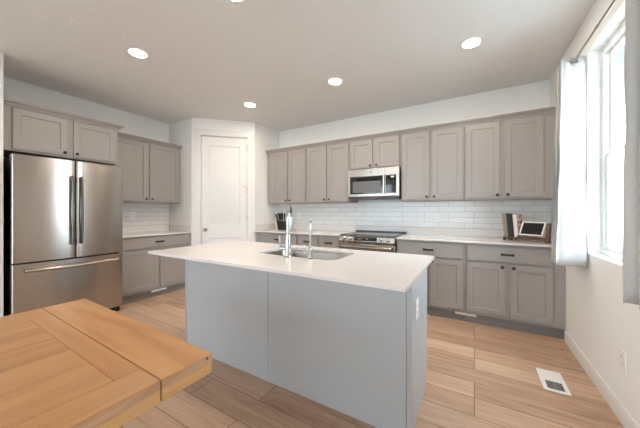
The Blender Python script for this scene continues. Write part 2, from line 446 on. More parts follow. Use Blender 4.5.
struct(MB(BR).extrude_u(baseprof(), YB, D-0.62).build('baseboard_right', 'trim'))
struct(MB(LEFT).extrude_u(baseprof(), YB, 0.52).build('baseboard_left', 'trim'))

# window in the right wall
FX0, FX1 = R+0.075, R+0.135
wf = MB()
def ring(mb, x0, x1, y0, y1, z0, z1, t):
    mb.box((x0, y0, z0), (x1, y0+t, z1)); mb.box((x0, y1-t, z0), (x1, y1, z1))
    mb.box((x0, y0+t, z0), (x1, y1-t, z0+t)); mb.box((x0, y0+t, z1-t), (x1, y1-t, z1))
ring(wf, FX0, FX1, WY0, WY1, WZ0, WZ1, 0.042)
win = struct(wf.build('window_1', 'plastic', bev=0.003))
a, b = WY0+0.044, WY1-0.044
zm = 1.655
sa = MB(); ring(sa, FX0+0.012, FX0+0.040, a, b, WZ0+0.044, zm+0.014, 0.026); sa.build('sash', 'plastic', win, bev=0.002)
sb = MB(); ring(sb, FX0+0.034, FX0+0.058, a, b, zm-0.014, WZ1-0.044, 0.022); sb.build('sash', 'plastic', win, bev=0.002)
MB().box((FX0+0.024, a+0.022, WZ0+0.066), (FX0+0.028, b-0.022, zm)).build('pane', 'glass', win)
MB().box((FX0+0.044, a+0.018, zm), (FX0+0.048, b-0.018, WZ1-0.06)).build('pane', 'glass', win)
for k, (x0, x1, z0, z1) in enumerate(REAR):
    m_ = MB(); 
    for (p, q) in ((x0, x0+0.05), (x1-0.05, x1), ((x0+x1)/2-0.03, (x0+x1)/2+0.03)): m_.box((p, YB-0.11, z0), (q, YB-0.05, z1))
    m_.box((x0, YB-0.11, z0), (x1, YB-0.05, z0+0.06)); m_.box((x0, YB-0.11, z1-0.05), (x1, YB-0.05, z1))
    wr = struct(m_.build('window_%d' % (k+2), 'plastic'))
    MB().box((x0+0.05, YB-0.082, z0+0.06), (x1-0.05, YB-0.078, z1-0.05)).build('pane', 'glass', wr)

# outside
struct(MB().box((-40, -40, -0.6), (40, 60, -0.5)).build('ground', 'ground'))

# ------------------------------------------------------------------ backsplash tile
struct(MB(BACK).box((PB[0]+0.001, 0.0005, 0.90), (R-0.001, 0.008, 1.385)).build('wall_tile_back', 'tile_x'))
struct(MB(LEFT).box((1.665, 0.0005, 0.90), (PA[1]-0.001, 0.008, 1.40)).build('wall_tile_left', 'tile_y'))

# ------------------------------------------------------------------ cabinet hardware
def knob(parent, xf, u, v, z):
    o = Vector(xf((u, v, z))); ax = Vector(xf((u, v+1, z)))-o
    MB().lathe(o, ax, [(0.008, -0.002), (0.006, 0.012), (0.015, 0.016), (0.0165, 0.022), (0.013, 0.027), (0.004, 0.029)], 16).build('knob', 'black', parent, label='small round black knob')
def pull(parent, xf, u, v, z, w=0.115):
    m = MB(xf)
    for s in (-1, 1): m.box((u+s*(w/2-0.012)-0.009, v-0.002, z-0.012), (u+s*(w/2-0.012)+0.009, v+0.020, z+0.012))
    m.box((u-w/2, v+0.018, z-0.009), (u+w/2, v+0.029, z+0.011))
    m.build('pull', 'black', parent, bev=0.002, label='black bar pull')
def door_leaf(parent, xf, u0, u1, z0, z1, v, kn=None):
    d = MB(xf).shaker(u0, u1, z0, z1, v, v+0.020).build('door', 'cab', parent, bev=0.0015)
    if kn: knob(d, xf, kn[0], v+0.020, kn[1])
    return d
def drawer_front(parent, xf, u0, u1, z0, z1, v, pw=0.115, at=None):
    m = MB(xf)
    m.box((u0, v, z0), (u1, v+0.020, z1))
    d = m.build('drawer', 'cab', parent, bev=0.003)
    pull(d, xf, at if at is not None else (u0+u1)/2, v+0.020, (z0+z1)/2+0.002, pw)
    return d
CROWN = [(0.001, -0.062), (0.012, -0.062), (0.014, -0.050), (0.022, -0.047), (0.026, -0.034), (0.044, -0.020), (0.044, -0.014), (0.056, -0.012), (0.056, 0.0), (0.001, 0.0)]

# ------------------------------------------------------------------ back wall: uppers
UZ0, UZ1, UD = 1.377, 2.275, 0.330
def upper(name_label, xf, u0, u1, z0, z1, depth, doors, ku=0.026, dz=None):
    t = thing('upper_cabinet', name_label, 'cabinet', xf(((u0+u1)/2, 0.01, z0)), GROUP)
    MB(xf).box((u0+0.0005, 0.009, z0), (u1-0.0005, depth, z1)).build('cabinet_body', 'cab', t)
    z0d, z1d = dz if dz else (z0+0.018, 2.260)
    for i, (a, b) in enumerate(doors):
        kx = b-ku if i % 2 == 0 else a+ku
        door_leaf(t, xf, a, b, z0d, z1d, depth, (kx, z0d+0.032))
    return t
GROUP = 'taupe shaker wall cabinets along the range wall'
upper('tall two-door taupe wall cabinet at left end, above the knife block', BACK, -3.205, -2.381, UZ0, UZ1, UD, [(-3.108,-2.769),(-2.735,-2.40)])
upper('tall two-door taupe wall cabinet just left of the microwave', BACK, -2.379, -1.616, UZ0, UZ1, UD, [(-2.357,-2.011),(-1.976,-1.636)])
upper('short two-door taupe wall cabinet directly above the microwave', BACK, -1.614, -0.862, 1.846, UZ1, UD, [(-1.591,-1.26),(-1.216,-0.882)], dz=(1.862, 2.260))
upper('tall two-door taupe wall cabinet just right of the microwave', BACK, -0.860, -0.105, UZ0, UZ1, UD, [(-0.841,-0.501),(-0.466,-0.123)])
t = upper('tall two-door taupe wall cabinet at right end, above the tablet', BACK, -0.103, R-0.002, UZ0, UZ1, UD, [(-0.086,0.253),(0.300,0.641)])
c = MB(); c.sweep([(R-0.002, D-UD), (PB[0]+0.002, D-UD)], [(-o, z+2.325) for o, z in CROWN])
c.box((PB[0]+0.002, D-UD, 2.276), (R-0.002, D-0.009, 2.325))
tag(c.build('crown_moulding', 'cab'), 'long taupe crown moulding over the wall cabinets on the range wall', 'moulding', 'crown mouldings over the cabinets')

# ------------------------------------------------------------------ back wall: base cabinets
BD = 0.60; TOP = CT-0.021
def base(label, xf, u0, u1, drawers, doors, pulls=None, body_u=None, group=None, dz=(0.705, 0.866), doorz=(0.137, 0.685), ku=0.028, filler=None, toe_h=0.105):
    t = thing('base_cabinet', label, 'cabinet', xf(((u0+u1)/2, BD/2, 0)), group)
    MB(xf).box((u0+0.0005, 0.009, toe_h), (u1-0.0005, BD, TOP)).build('cabinet_body', 'cab', t)
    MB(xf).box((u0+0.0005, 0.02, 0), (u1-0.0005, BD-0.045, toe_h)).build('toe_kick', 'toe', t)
    for i, (a, b) in enumerate(drawers):
        drawer_front(t, xf, a, b, dz[0], dz[1], BD, at=None)
    n = len(doors)
    for i, (a, b) in enumerate(doors):
        kx = (b-ku if i % 2 == 0 else a+ku) if n > 1 else b-ku
        door_leaf(t, xf, a, b, doorz[0], doorz[1], BD, (kx, doorz[1]-0.030))
    return t
G2 = 'grey shaker base cabinets along the range wall'
base('grey base cabinet in the left corner, beneath the knife block', BACK, -3.225, -2.374, [(-3.11,-2.392)], [(-3.11,-2.765),(-2.737,-2.392)], group=G2)
base('narrow grey drawer base cabinet second from the pantry, behind the sink', BACK, -2.372, -1.992, [(-2.356,-2.004)], [(-2.356,-2.004)], group=G2)
base('narrow grey drawer base cabinet touching the left side of the range', BACK, -1.990, -1.632, [(-1.978,-1.644)], [(-1.978,-1.644)], group=G2)
base('grey base cabinet touching the right side of the range', BACK, -0.850, -0.092, [(-0.828,-0.116)], [(-0.828,-0.488),(-0.456,-0.116)], group=G2)
t = base('grey base cabinet at the window wall, beneath the tablet', BACK, -0.090, R-0.002, [(-0.069,0.662)], [(-0.069,0.280),(0.322,0.662)], group=G2)

def counter(label, xf, u0, u1, dep, splash, ov=0.0):
    t = thing('countertop', label, 'countertop', xf(((u0+u1)/2, dep/2, TOP)), 'perimeter countertops')
    MB(xf).box((u0, 0.009, TOP+0.001), (u1, dep, CT)).build('slab', 'quartz', t, bev=0.002)
    m = MB(xf)
    for q in splash: m.box(*q)
    m.build('upstand', 'quartz', t, bev=0.0015)
    return t
counter('white quartz countertop left of the range holding the knife block', BACK, PB[0]+0.002, -1.632, 0.645,
        [((PB[0]+0.016, 0.009, CT), (-1.632, 0.024, 1.013)), ((PB[0]+0.002, 0.009, CT), (PB[0]+0.016, 0.625, 1.013))])
counter('white quartz countertop right of the range holding the tablet rack', BACK, -0.850, R-0.002, 0.645,
        [((-0.850, 0.009, CT), (R-0.016, 0.024, 1.013)), ((R-0.016, 0.009, CT), (R-0.002, 0.625, 1.013))])

# ------------------------------------------------------------------ microwave
mu0, mu1, mz0, mz1 = -1.610, -0.866, 1.424, 1.842
mw = thing('microwave', 'stainless over-the-range microwave hung under the short wall cabinet', 'microwave', ((mu0+mu1)/2, D-0.2, mz0))
MB(BACK).box((mu0+0.003, 0.012, mz0), (mu1-0.003, 0.375, mz1)).build('body', 'darkgrey', mw)
m = MB(BACK); md0, md1 = mu0, mu1-0.193; vf = 0.405
wz0, wz1, wu0, wu1 = 1.487, 1.735, mu0+0.035, md1-0.028
m.box((md0, 0.377, mz0+0.028), (md1, vf, wz0)); m.box((md0, 0.377, wz1), (md1, vf, mz1))
m.box((md0, 0.377, wz0), (wu0, vf, wz1)); m.box((wu1, 0.377, wz0), (md1, vf, wz1))
mdoor = m.build('door', 'steel', mw, bev=0.0015, label='stainless door with dark window')
m = MB(BACK); m.box((wu0, 0.380, wz0), (wu1, vf-0.002, wz1)); mwin = m.build('window', 'blackglass', mdoor, label='black glass window')
MB(BACK).box((wu0+0.04, vf-0.004, wz0+0.022), (wu1-0.030, vf-0.0012, wz1-0.070)).build('window_screen', 'meshscreen', mdoor, label='grey mesh screen')
MB(BACK).box((md1-0.024, vf-0.001, wz0-0.005), (md1-0.002, vf+0.026, wz1+0.005)).build('handle', 'steel', mdoor, bev=0.004)
MB().cyl(BACK(((mu0+mu1)/2-0.02, vf-0.001, 1.789)), (0,-1,0), 0.014, 0.002, 20).build('badge', 'digits', mdoor, label='small round grey badge')
m = MB(BACK); m.box((md1+0.002, 0.377, mz0+0.028), (mu1, vf, 1.487)); m.box((md1+0.002, 0.377, 1.735), (mu1, vf, mz1))
m.box((mu1-0.038, 0.377, 1.487), (mu1, vf, 1.735)); m.box((md1+0.002, 0.377, 1.487), (md1+0.010, vf, 1.735))
cp = m.build('control_panel', 'steel', mw, bev=0.0015)
MB(BACK).box((md1+0.010, 0.380, 1.487), (mu1-0.038, vf-0.001, 1.735)).build('keypad', 'blackglass', cp, label='black glass keypad')
MB(BACK).box((md1+0.085, vf-0.002, 1.700), (md1+0.120, vf, 1.716)).build('display', 'disp', cp, label='lit display')
for r in range(5):
    for k in range(3):
        MB(BACK).box((md1+0.048+k*0.030, vf-0.002, 1.515+r*0.032), (md1+0.060+k*0.030, vf-0.0004, 1.523+r*0.032)).build('key_marking', 'keys', cp)
m = MB(BACK); m.box((mu0+0.004, 0.06, mz0-0.006), (mu1-0.004, vf-0.01, mz0+0.027)); m.build('vent_grille', 'darkgrey', mw)

# ------------------------------------------------------------------ range
ru0, ru1 = -1.624, -0.858
rg = thing('range', 'stainless slide-in electric range between the two countertops', 'stove', ((ru0+ru1)/2, D-0.33, 0))
MB(BACK).box((ru0+0.004, 0.03, 0.06), (ru1-0.004, 0.60, 0.895)).build('body', 'darkgrey', rg)
m = MB(BACK); m.box((ru0-0.004, 0.028, CT+0.001), (ru1+0.004, 0.585, CT+0.012)); ckt = m.build('cooktop', 'cooktop', rg, bev=0.002, label='black glass cooktop')
for (uu, vv, rr) in ((-1.42, 0.18, 0.085), (-1.06, 0.18, 0.105), (-1.42, 0.43, 0.105), (-1.06, 0.43, 0.085)):
    MB().torus(BACK((uu, vv, CT+0.0122)), (0,0,1), rr, 0.0012, 32, 6).build('burner_ring', 'digits', ckt)
m = MB(BACK); m.extrude_u([(0.025, CT+0.002), (0.060, CT+0.002), (0.060, CT+0.020), (0.025, CT+0.028)], ru0-0.004, ru1+0.004)
m.build('rear_vent_rail', 'black', rg, label='black rear rail')
PAN = [(0.560, CT+0.014), (0.596, CT+0.014), (0.655, 0.905), (0.668, 0.842), (0.655, 0.822), (0.560, 0.822)]
m = MB(BACK); m.extrude_u(PAN, ru0, ru1); pan = m.build('control_panel', 'steel', rg, bev=0.0015, label='stainless sloped control panel')
def on_panel(u, t):   # t 0 at the top of the slanted face, 1 at its bottom
    return Vector(BACK((u, 0.655+0.013*t, 0.905-0.063*t)))
pn = Vector((0, -0.979, 0.205))
for u in (-1.556, -1.466, -1.035, -0.940):
    p = on_panel(u, 0.45)
    k = MB().lathe(p-pn*0.002, pn, [(0.029, 0), (0.029, 0.006), (0.0235, 0.008), (0.0235, 0.030), (0.019, 0.034), (0.004, 0.034)], 22).build('knob', 'chrome', pan, label='round silver knob')
m = MB(); q = [on_panel(-1.400, 0.06), on_panel(-1.085, 0.06), on_panel(-1.085, 0.90), on_panel(-1.400, 0.90)]
vs = [tuple(p-pn*0.003) for p in q]+[tuple(p+pn*0.0025) for p in q]
m.add(vs, [(0,1,2,3),(7,6,5,4),(0,4,5,1),(1,5,6,2),(2,6,7,3),(3,7,4,0)]); m.build('display', 'blackglass', pan, label='black glass display')
for u in (-1.335, -1.315, -1.295, -1.235, -1.215):
    p = on_panel(u, 0.42)+pn*0.0026
    MB().add([tuple(p+Vector((a, 0, 0))+Vector((0, 0.205, 0.979))*b) for a, b in ((-0.006,-0.008),(0.006,-0.008),(0.006,0.008),(-0.006,0.008))], [(0,1,2,3)]).build('display_marking', 'digits', pan)
m = MB(BACK); m.box((ru0+0.002, 0.602, 0.24), (ru1-0.002, 0.640, 0.812)); od = m.build('oven_door', 'steel', rg, bev=0.003, label='stainless oven door')
MB(BACK).box((ru0+0.09, 0.636, 0.36), (ru1-0.09, 0.642, 0.68)).build('window', 'ovglass', od, label='dark oven window')
m = MB(BACK)
m.box((ru0+0.055, 0.638, 0.752), (ru0+0.085, 0.685, 0.782)); m.box((ru1-0.085, 0.638, 0.752), (ru1-0.055, 0.685, 0.782))
m.tube([(ru0+0.03, 0.690, 0.767), (ru1-0.03, 0.690, 0.767)], 0.015, 14); m.build('handle', 'steel', od)
MB(BACK).box((ru0+0.002, 0.602, 0.075), (ru1-0.002, 0.636, 0.232)).build('warming_drawer', 'steel', rg, bev=0.003)
for u in (ru0+0.05, ru1-0.05):
    for v in (0.10, 0.55): MB().cyl(BACK((u, v, 0.0)), (0,0,1), 0.02, 0.062, 12).build('foot', 'black', rg)

# ------------------------------------------------------------------ left wall: refrigerator, cabinets
fr = thing('refrigerator', 'stainless french-door refrigerator with bottom freezer against left wall', 'refrigerator', LEFT((1.146, 0.4, 0)))
MB(LEFT).box((0.700, 0.04, 0.035), (1.592, 0.695, 1.775)).build('body', 'black', fr, bev=0.004, label='black cabinet sides')
def curved_door(u0, u1, z0, z1, v0, n=12):
    """leaf of the bowed front: one arc runs over the whole width, with rounded side edges"""
    f = lambda u: 0.787+0.031*(1-((u-1.147)/0.457)**2)
    r = 0.014; pts = [(u0, v0), (u1, v0)]
    for k in range(5):
        a = k/4*math.pi/2; pts.append((u1-r+r*math.cos(a), f(u1-r)-r+r*math.sin(a)))
    for k in range(1, n):
        u = u1-r-(u1-u0-2*r)*k/n; pts.append((u, f(u)))
    for k in range(5):
        a = math.pi/2+k/4*math.pi/2; pts.append((u0+r+r*math.cos(a), f(u0+r)-r+r*math.sin(a)))
    return MB(LEFT).prism(pts, z0, z1)
dl = curved_door(0.690, 1.144, 0.738, 1.790, 0.700).build('door', 'steel', fr, label='left stainless door')
drr = curved_door(1.150, 1.604, 0.738, 1.790, 0.700).build('door', 'steel', fr, label='right stainless door')
fz = curved_door(0.690, 1.604, 0.070, 0.722, 0.700, 20).build('freezer_drawer', 'steel', fr, label='stainless freezer drawer')
def vhandle(u, par):
    m = MB(LEFT); pts = []
    for k in range(13):
        s = k/12; z = 0.885+0.735*s; pts.append((u, 0.846+0.018*math.sin(math.pi*s), z))
    m.tube(pts, 0.020, 12, flat=0.55, up=(1,0,0))
    m.box((u-0.014, 0.800, 0.895), (u+0.014, 0.846, 0.925)); m.box((u-0.014, 0.800, 1.580), (u+0.014, 0.846, 1.610))
    m.build('handle', 'darksteel', par, label='bowed vertical dark steel handle')
vhandle(1.108, dl); vhandle(1.186, drr)
m = MB(LEFT); pts = [(0.765+0.765*k/14, 0.832+0.034*math.sin(math.pi*k/14), 0.655) for k in range(15)]
m.tube(pts, 0.019, 12, flat=0.9)
m.box((0.775, 0.775, 0.641), (0.80, 0.836, 0.669)); m.box((1.495, 0.775, 0.641), (1.52, 0.836, 0.669)); m.build('handle', 'steel', fz, label='long bowed steel handle')
for u in (0.72, 1.545):
    MB(LEFT).box((u, 0.60, 1.776), (u+0.045, 0.76, 1.800)).build('hinge_cover', 'darkgrey', fr, bev=0.004)
MB(LEFT).box((1.505, 0.780, 1.735), (1.560, 0.7875, 1.747)).build('badge', 'digits', drr, label='small grey badge')
MB(LEFT).box((0.71, 0.60, 0.02), (1.585, 0.74, 0.064)).build('toe_grille', 'black', fr)
for u in (0.73, 1.545):
    for v in (0.12, 0.69): MB(LEFT).box((u, v, 0), (u+0.04, v+0.06, 0.036)).build('foot', 'black', fr, bev=0.004)

GROUP = 'grey shaker wall cabinets on the refrigerator wall'
FD = 0.60
t = thing('upper_cabinet', 'deep short two-door grey wall cabinet directly above the refrigerator', 'cabinet', LEFT((1.14, 0.3, 1.846)), GROUP)
MB(LEFT).box((0.660, 0.009, 1.846), (1.622, FD, 2.292)).build('cabinet_body', 'cab', t)
door_leaf(t, LEFT, 0.726, 1.134, 1.866, 2.275, FD, (1.134-0.026, 1.898)); door_leaf(t, LEFT, 1.186, 1.592, 1.866, 2.275, FD, (1.186+0.026, 1.898))
t = thing('upper_cabinet', 'tall two-door grey wall cabinet between refrigerator and pantry wall', 'cabinet', LEFT((2.11, 0.17, UZ0)), GROUP)
MB(LEFT).box((1.630, 0.009, UZ0), (PA[1]-0.006, UD, UZ1)).build('cabinet_body', 'cab', t)
door_leaf(t, LEFT, 1.650, 2.107, UZ0+0.018, 2.260, UD, (2.107-0.026, UZ0+0.05)); door_leaf(t, LEFT, 2.141, 2.590, UZ0+0.018, 2.260, UD, (2.141+0.026, UZ0+0.05))
c = MB()
c.sweep([(L+FD, 0.659), (L+FD, 1.622), (L+0.009, 1.622)], [(o, z+2.345) for o, z in CROWN])
c.box((L+0.009, 0.659, 2.293), (L+FD, 1.622, 2.345))
tag(c.build('crown_moulding', 'cab'), 'grey crown moulding over the deep cabinet above the refrigerator', 'moulding', 'crown mouldings over the cabinets')
c = MB()
c.sweep([(L+UD, 1.674), (L+UD, PA[1]-0.004)], [(o, z+2.328) for o, z in CROWN])
c.box((L+0.009, 1.674, 2.276), (L+UD, PA[1]-0.004, 2.328))
tag(c.build('crown_moulding', 'cab'), 'short grey crown moulding over the cabinet beside the pantry wall', 'moulding', 'crown mouldings over the cabinets')
base('grey base cabinet with one wide drawer beside the refrigerator', LEFT, 1.640, PA[1]-0.002, [(1.662, 2.607)], [(1.662, 2.120), (2.149, 2.607)], dz=(0.728, 0.872), doorz=(0.140, 0.703))
counter('white quartz countertop on the base cabinet beside the refrigerator', LEFT, 1.636, PA[1]-0.002, 0.645,
        [((1.640, 0.009, CT), (PA[1]-0.016, 0.024, 1.013)), ((PA[1]-0.016, 0.009, CT), (PA[1]-0.002, 0.625, 1.013))])

# ------------------------------------------------------------------ island
IX0, IX1, IY0, IY1 = -2.30, -0.250, 1.140, 2.062
BX0, BX1, BY0, BY1 = -2.292, -0.296, 1.452, 2.015
isl = thing('kitchen_island', 'grey panelled kitchen island standing alone in the middle of the floor', 'kitchen island', ((BX0+BX1)/2, (BY0+BY1)/2, 0))
SKX0, SKX1, SKY0, SKY1 = -1.492, -0.795, 1.525, 1.920
m = MB(); m.box((BX0+0.021, BY0+0.019, 0.0), (BX1-0.021, BY1-0.06, 0.60)); m.box((BX0+0.021, BY0+0.019, 0.10), (SKX0-0.05, BY1, TOP)); m.box((SKX1+0.05, BY0+0.019, 0.10), (BX1-0.021, BY1, TOP))
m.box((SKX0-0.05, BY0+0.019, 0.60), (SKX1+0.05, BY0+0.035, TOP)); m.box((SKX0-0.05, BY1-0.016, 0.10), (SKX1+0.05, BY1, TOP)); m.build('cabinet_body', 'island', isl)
SEAM = -1.310
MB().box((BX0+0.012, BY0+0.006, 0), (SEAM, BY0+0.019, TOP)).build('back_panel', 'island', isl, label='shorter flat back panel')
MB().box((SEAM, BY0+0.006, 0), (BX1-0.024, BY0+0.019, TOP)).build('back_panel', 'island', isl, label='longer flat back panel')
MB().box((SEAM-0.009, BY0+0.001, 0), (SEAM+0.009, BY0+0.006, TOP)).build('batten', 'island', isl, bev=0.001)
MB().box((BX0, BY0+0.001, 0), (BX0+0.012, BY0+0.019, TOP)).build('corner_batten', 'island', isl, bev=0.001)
for (x0, x1) in ((BX1-0.020, BX1), (BX0, BX0+0.020)):
    pz = MB(); pz.prism([(x0, BY0 if x1 == BX1 else BY0+0.019), (x1, BY0 if x1 == BX1 else BY0+0.019), (x1, BY1-0.055), (x0, BY1-0.055)], 0, 0.10); pz.prism([(x0, BY0 if x1 == BX1 else BY0+0.019), (x1, BY0 if x1 == BX1 else BY0+0.019), (x1, BY1), (x0, BY1)], 0.10, TOP)
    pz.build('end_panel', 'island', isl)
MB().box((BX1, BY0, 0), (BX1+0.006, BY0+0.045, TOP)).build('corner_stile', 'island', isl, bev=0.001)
IB = frame((0, BY1, 0), (-1, 0), (0, 1))
n = 4; wdt = (BX1-BX0-0.04)/n
for k in range(n):
    u0 = -(BX1-0.02)+k*wdt+0.012; u1 = u0+wdt-0.024
    door_leaf(isl, IB, u0, u1, 0.125, 0.870, 0.0, ((u1-0.028 if k % 2 == 0 else u0+0.028), 0.84))

def rrect(x0, x1, y0, y1, r, n=6):
    pts = []
    for (cx, cy, a0) in ((x1-r, y1-r, 0), (x0+r, y1-r, 90), (x0+r, y0+r, 180), (x1-r, y0+r, 270)):
        for k in range(n+1):
            a = math.radians(a0+90*k/n); pts.append((cx+r*math.cos(a), cy+r*math.sin(a)))
    return pts
it = thing('island_countertop', 'long white quartz countertop on the island with sink cut-out', 'countertop', ((IX0+IX1)/2, (IY0+IY1)/2, TOP))
me = bpy.data.meshes.new('slab'); bm = bmesh.new()
outer = rrect(IX0, IX1, IY0, IY1, 0.006, 3); inner = rrect(SKX0, SKX1, SKY0, SKY1, 0.075, 8)
loops = []
for pts in (outer, inner):
    vs = [bm.verts.new((p[0]-it.location.x, p[1]-it.location.y, CT-TOP)) for p in pts]
    loops += [bm.edges.new((vs[i], vs[(i+1) % len(vs)])) for i in range(len(vs))]
res = bmesh.ops.triangle_fill(bm, use_beauty=True, edges=loops)
fc = [f for f in bm.faces]
ex = bmesh.ops.extrude_face_region(bm, geom=fc)
bmesh.ops.translate(bm, vec=(0, 0, -(CT-TOP)+0.001), verts=[v for v in ex['geom'] if isinstance(v, bmesh.types.BMVert)])
bmesh.ops.recalc_face_normals(bm, faces=bm.faces[:])
bm.to_mesh(me); bm.free()
so = bpy.data.objects.new('slab', me); COL.objects.link(so); so.parent = it; me.materials.append(M['quartz'])
me.shade_smooth(); me.set_sharp_from_angle(angle=math.radians(35))
b = so.modifiers.new('bevel', 'BEVEL'); b.width = 0.0015; b.segments = 2; b.limit_method = 'ANGLE'

# sink bowl
sk = thing('sink', 'undermount stainless steel sink set into the island countertop', 'sink', ((SKX0+SKX1)/2, (SKY0+SKY1)/2, 0.70))
m = MB(); rings = []
for (ins, z) in ((-0.022, TOP-0.001), (-0.002, TOP-0.001), (0.0, TOP-0.006), (0.006, 0.74), (0.016, 0.71), (0.05, 0.697)):
    rings.append([(p[0], p[1], z) for p in rrect(SKX0+ins, SKX1-ins, SKY0+ins, SKY1-ins, max(0.02, 0.075-ins*0.6), 8)])
for (ins, z) in ((0.05, 0.694), (0.012, 0.706), (-0.003, 0.74), (-0.010, TOP-0.008), (-0.022, TOP-0.006)):
    rings.append([(p[0], p[1], z) for p in rrect(SKX0+ins, SKX1-ins, SKY0+ins, SKY1-ins, max(0.02, 0.075-ins*0.6), 8)])
N = len(rings[0]); vs = [p for r in rings for p in r]; fs = []
for i in range(len(rings)):
    if i == 5: continue
    j = (i+1) % len(rings)
    for k in range(N): fs.append((i*N+k, i*N+(k+1) % N, j*N+(k+1) % N, j*N+k))
fs.append([5*N+k for k in range(N)]); fs.append([6*N+k for k in range(N)][::-1])
m.add(vs, fs); m.build('bowl', 'sinksteel', sk)
MB().lathe(((SKX0+SKX1)/2, SKY1-0.13, 0.696), (0,0,1), [(0.045, 0), (0.045, 0.004), (0.036, 0.004), (0.030, 0.002)], 24).build('drain', 'chrome', sk)

# main faucet
fx, fy = -1.145, 1.490
fa = thing('kitchen_faucet', 'tall chrome pull-down faucet standing at the left of the sink edge', 'faucet', (fx, fy, CT))
m = MB(); m.lathe((fx, fy, CT), (0,0,1), [(0.029, 0), (0.029, 0.006), (0.024, 0.012), (0.022, 0.10), (0.019, 0.13), (0.0165, 0.16)], 20); m.build('base', 'chrome', fa)
e = Vector((-0.50, 0.866, 0)); m = MB(); pts = []
for k in range(4): pts.append(Vector((fx, fy, CT+0.15+0.04*k)))
r = 0.085; c0 = Vector((fx, fy, CT+0.275))+e*r
for k in range(1, 15):
    a = math.pi-math.pi*k/14; pts.append(c0+e*r*math.cos(a)+Vector((0,0,1))*r*math.sin(a))
m.tube(pts, 0.0135, 14); m.build('spout', 'chrome', fa)
hd = c0+e*r
MB().lathe(hd+Vector((0,0,0.004)), (0,0,-1), [(0.0140, 0), (0.015, 0.02), (0.016, 0.085), (0.015, 0.10), (0.011, 0.102)], 18).build('spray_head', 'chrome', fa)
m = MB(); m.tube([(fx-0.018, fy-0.004, CT+0.062), (fx-0.062, fy-0.018, CT+0.062)], 0.013, 12)
m.tube([(fx-0.056, fy-0.016, CT+0.058), (fx-0.062, fy-0.018, CT+0.150)], [0.0085, 0.0065], 10); m.build('lever', 'chrome', fa)
# filtered-water faucet
gx, gy = -0.962, 1.497
fb = thing('drinking_water_faucet', 'small slender chrome drinking water faucet right of the tall faucet', 'faucet', (gx, gy, CT))
MB().lathe((gx, gy, CT), (0,0,1), [(0.024, 0), (0.024, 0.004), (0.013, 0.010), (0.012, 0.055), (0.014, 0.060), (0.012, 0.075), (0.0065, 0.085)], 18).build('base', 'chrome', fb)
m = MB(); e2 = Vector((-0.50, 0.866, 0)); r2 = 0.045; c2 = Vector((gx, gy, CT+0.225))+e2*r2
pts = [Vector((gx, gy, CT+0.08+0.036*k)) for k in range(5)]+[c2+e2*r2*math.cos(math.pi-math.pi*0.85*k/10)+Vector((0,0,1))*r2*math.sin(math.pi-math.pi*0.85*k/10) for k in range(1, 11)]
m.tube(pts, 0.0055, 10); m.build('spout', 'chrome', fb)
m = MB(); m.tube([(gx-0.008, gy-0.004, CT+0.048), (gx-0.038, gy-0.016, CT+0.048)], 0.0095, 10)
m.tube([(gx-0.034, gy-0.014, CT+0.045), (gx-0.040, gy-0.018, CT+0.095)], [0.007, 0.005], 10); m.build('lever', 'chrome', fb)

# ------------------------------------------------------------------ outlets
def outlet(label, o, u, n, kind='outlet', ang=None):
    """wall plate; u = horizontal direction, n = out of the wall"""
    t = thing('power_outlet' if kind == 'outlet' else 'light_switch', label, 'outlet' if kind == 'outlet' else 'switch', o, 'white wall plates')
    X = lambda p: (o[0]+u[0]*p[0]+n[0]*p[1], o[1]+u[1]*p[0]+n[1]*p[1], o[2]+p[2])
    MB(X).box((-0.036, 0.0005, -0.058), (0.036, 0.006, 0.058)).build('cover_plate', 'plastic', t, bev=0.0015)
    if kind == 'outlet':
        for z in (-0.021, 0.021):
            s = MB(X); s.box((-0.0165, 0.005, z-0.014), (0.0165, 0.0085, z+0.014)); so_ = s.build('socket', 'plastic', t, bev=0.001)
            s = MB(X); s.box((-0.008, 0.0075, z-0.006), (-0.006, 0.0088, z+0.006)); s.box((0.006, 0.0075, z-0.006), (0.008, 0.0088, z+0.006)); s.build('slot', 'slot', so_)
    else:
        MB(X).box((-0.016, 0.005, -0.033), (0.016, 0.009, 0.033)).build('rocker', 'plastic', t, bev=0.001)
    return t
outlet('white power outlet on the end of the island', (BX1+0.0, 1.618, 0.664), (0, 1), (1, 0))
outlet('white power outlet low on the window wall, above baseboard', (R, 2.215, 0.365), (0, 1), (-1, 0))
outlet('white power outlet in the tile right of the range', (-0.455, D-0.0082, 1.150), (1, 0), (0, -1))
outlet('white power outlet in the tile behind the tall faucet', (-2.763, D-0.0082, 1.157), (1, 0), (0, -1))
outlet('white power outlet in the tile beside the refrigerator', (L+0.0082, 2.057, 1.175), (0, 1), (1, 0))
outlet('white light switch on the wall left of the pantry door', (-4.055, PA[1], 1.18), (1, 0), (0, -1), 'switch')

# ------------------------------------------------------------------ knife block with knives
kb = thing('knife_block', 'pale wooden knife block full of black handles in the left corner', 'knife block', (-2.96, 3.66, CT+0.001))
KX = lambda p: (-2.96+p[0], 3.66+p[1], CT+0.001+p[2])
m = MB(KX); P_ = [(-0.060, 0.0), (-0.022, 0.0), (-0.062, 0.180), (-0.108, 0.160)]
m.add([(p[0], -0.07, p[1]) for p in P_]+[(p[0], 0.07, p[1]) for p in P_], [(0,1,2,3),(7,6,5,4),(0,4,5,1),(1,5,6,2),(2,6,7,3),(3,7,4,0)])
m.build('body', 'block', kb, bev=0.003)
m = MB(KX); Q = [(-0.020, 0.0), (0.110, 0.0), (0.080, 0.150), (-0.060, 0.178)]
m.add([(p[0], -0.07, p[1]) for p in Q]+[(p[0], 0.07, p[1]) for p in Q], [(0,1,2,3),(7,6,5,4),(0,4,5,1),(1,5,6,2),(2,6,7,3),(3,7,4,0)])
m.build('front_holder', 'knife', kb, bev=0.003, label='black front holder')
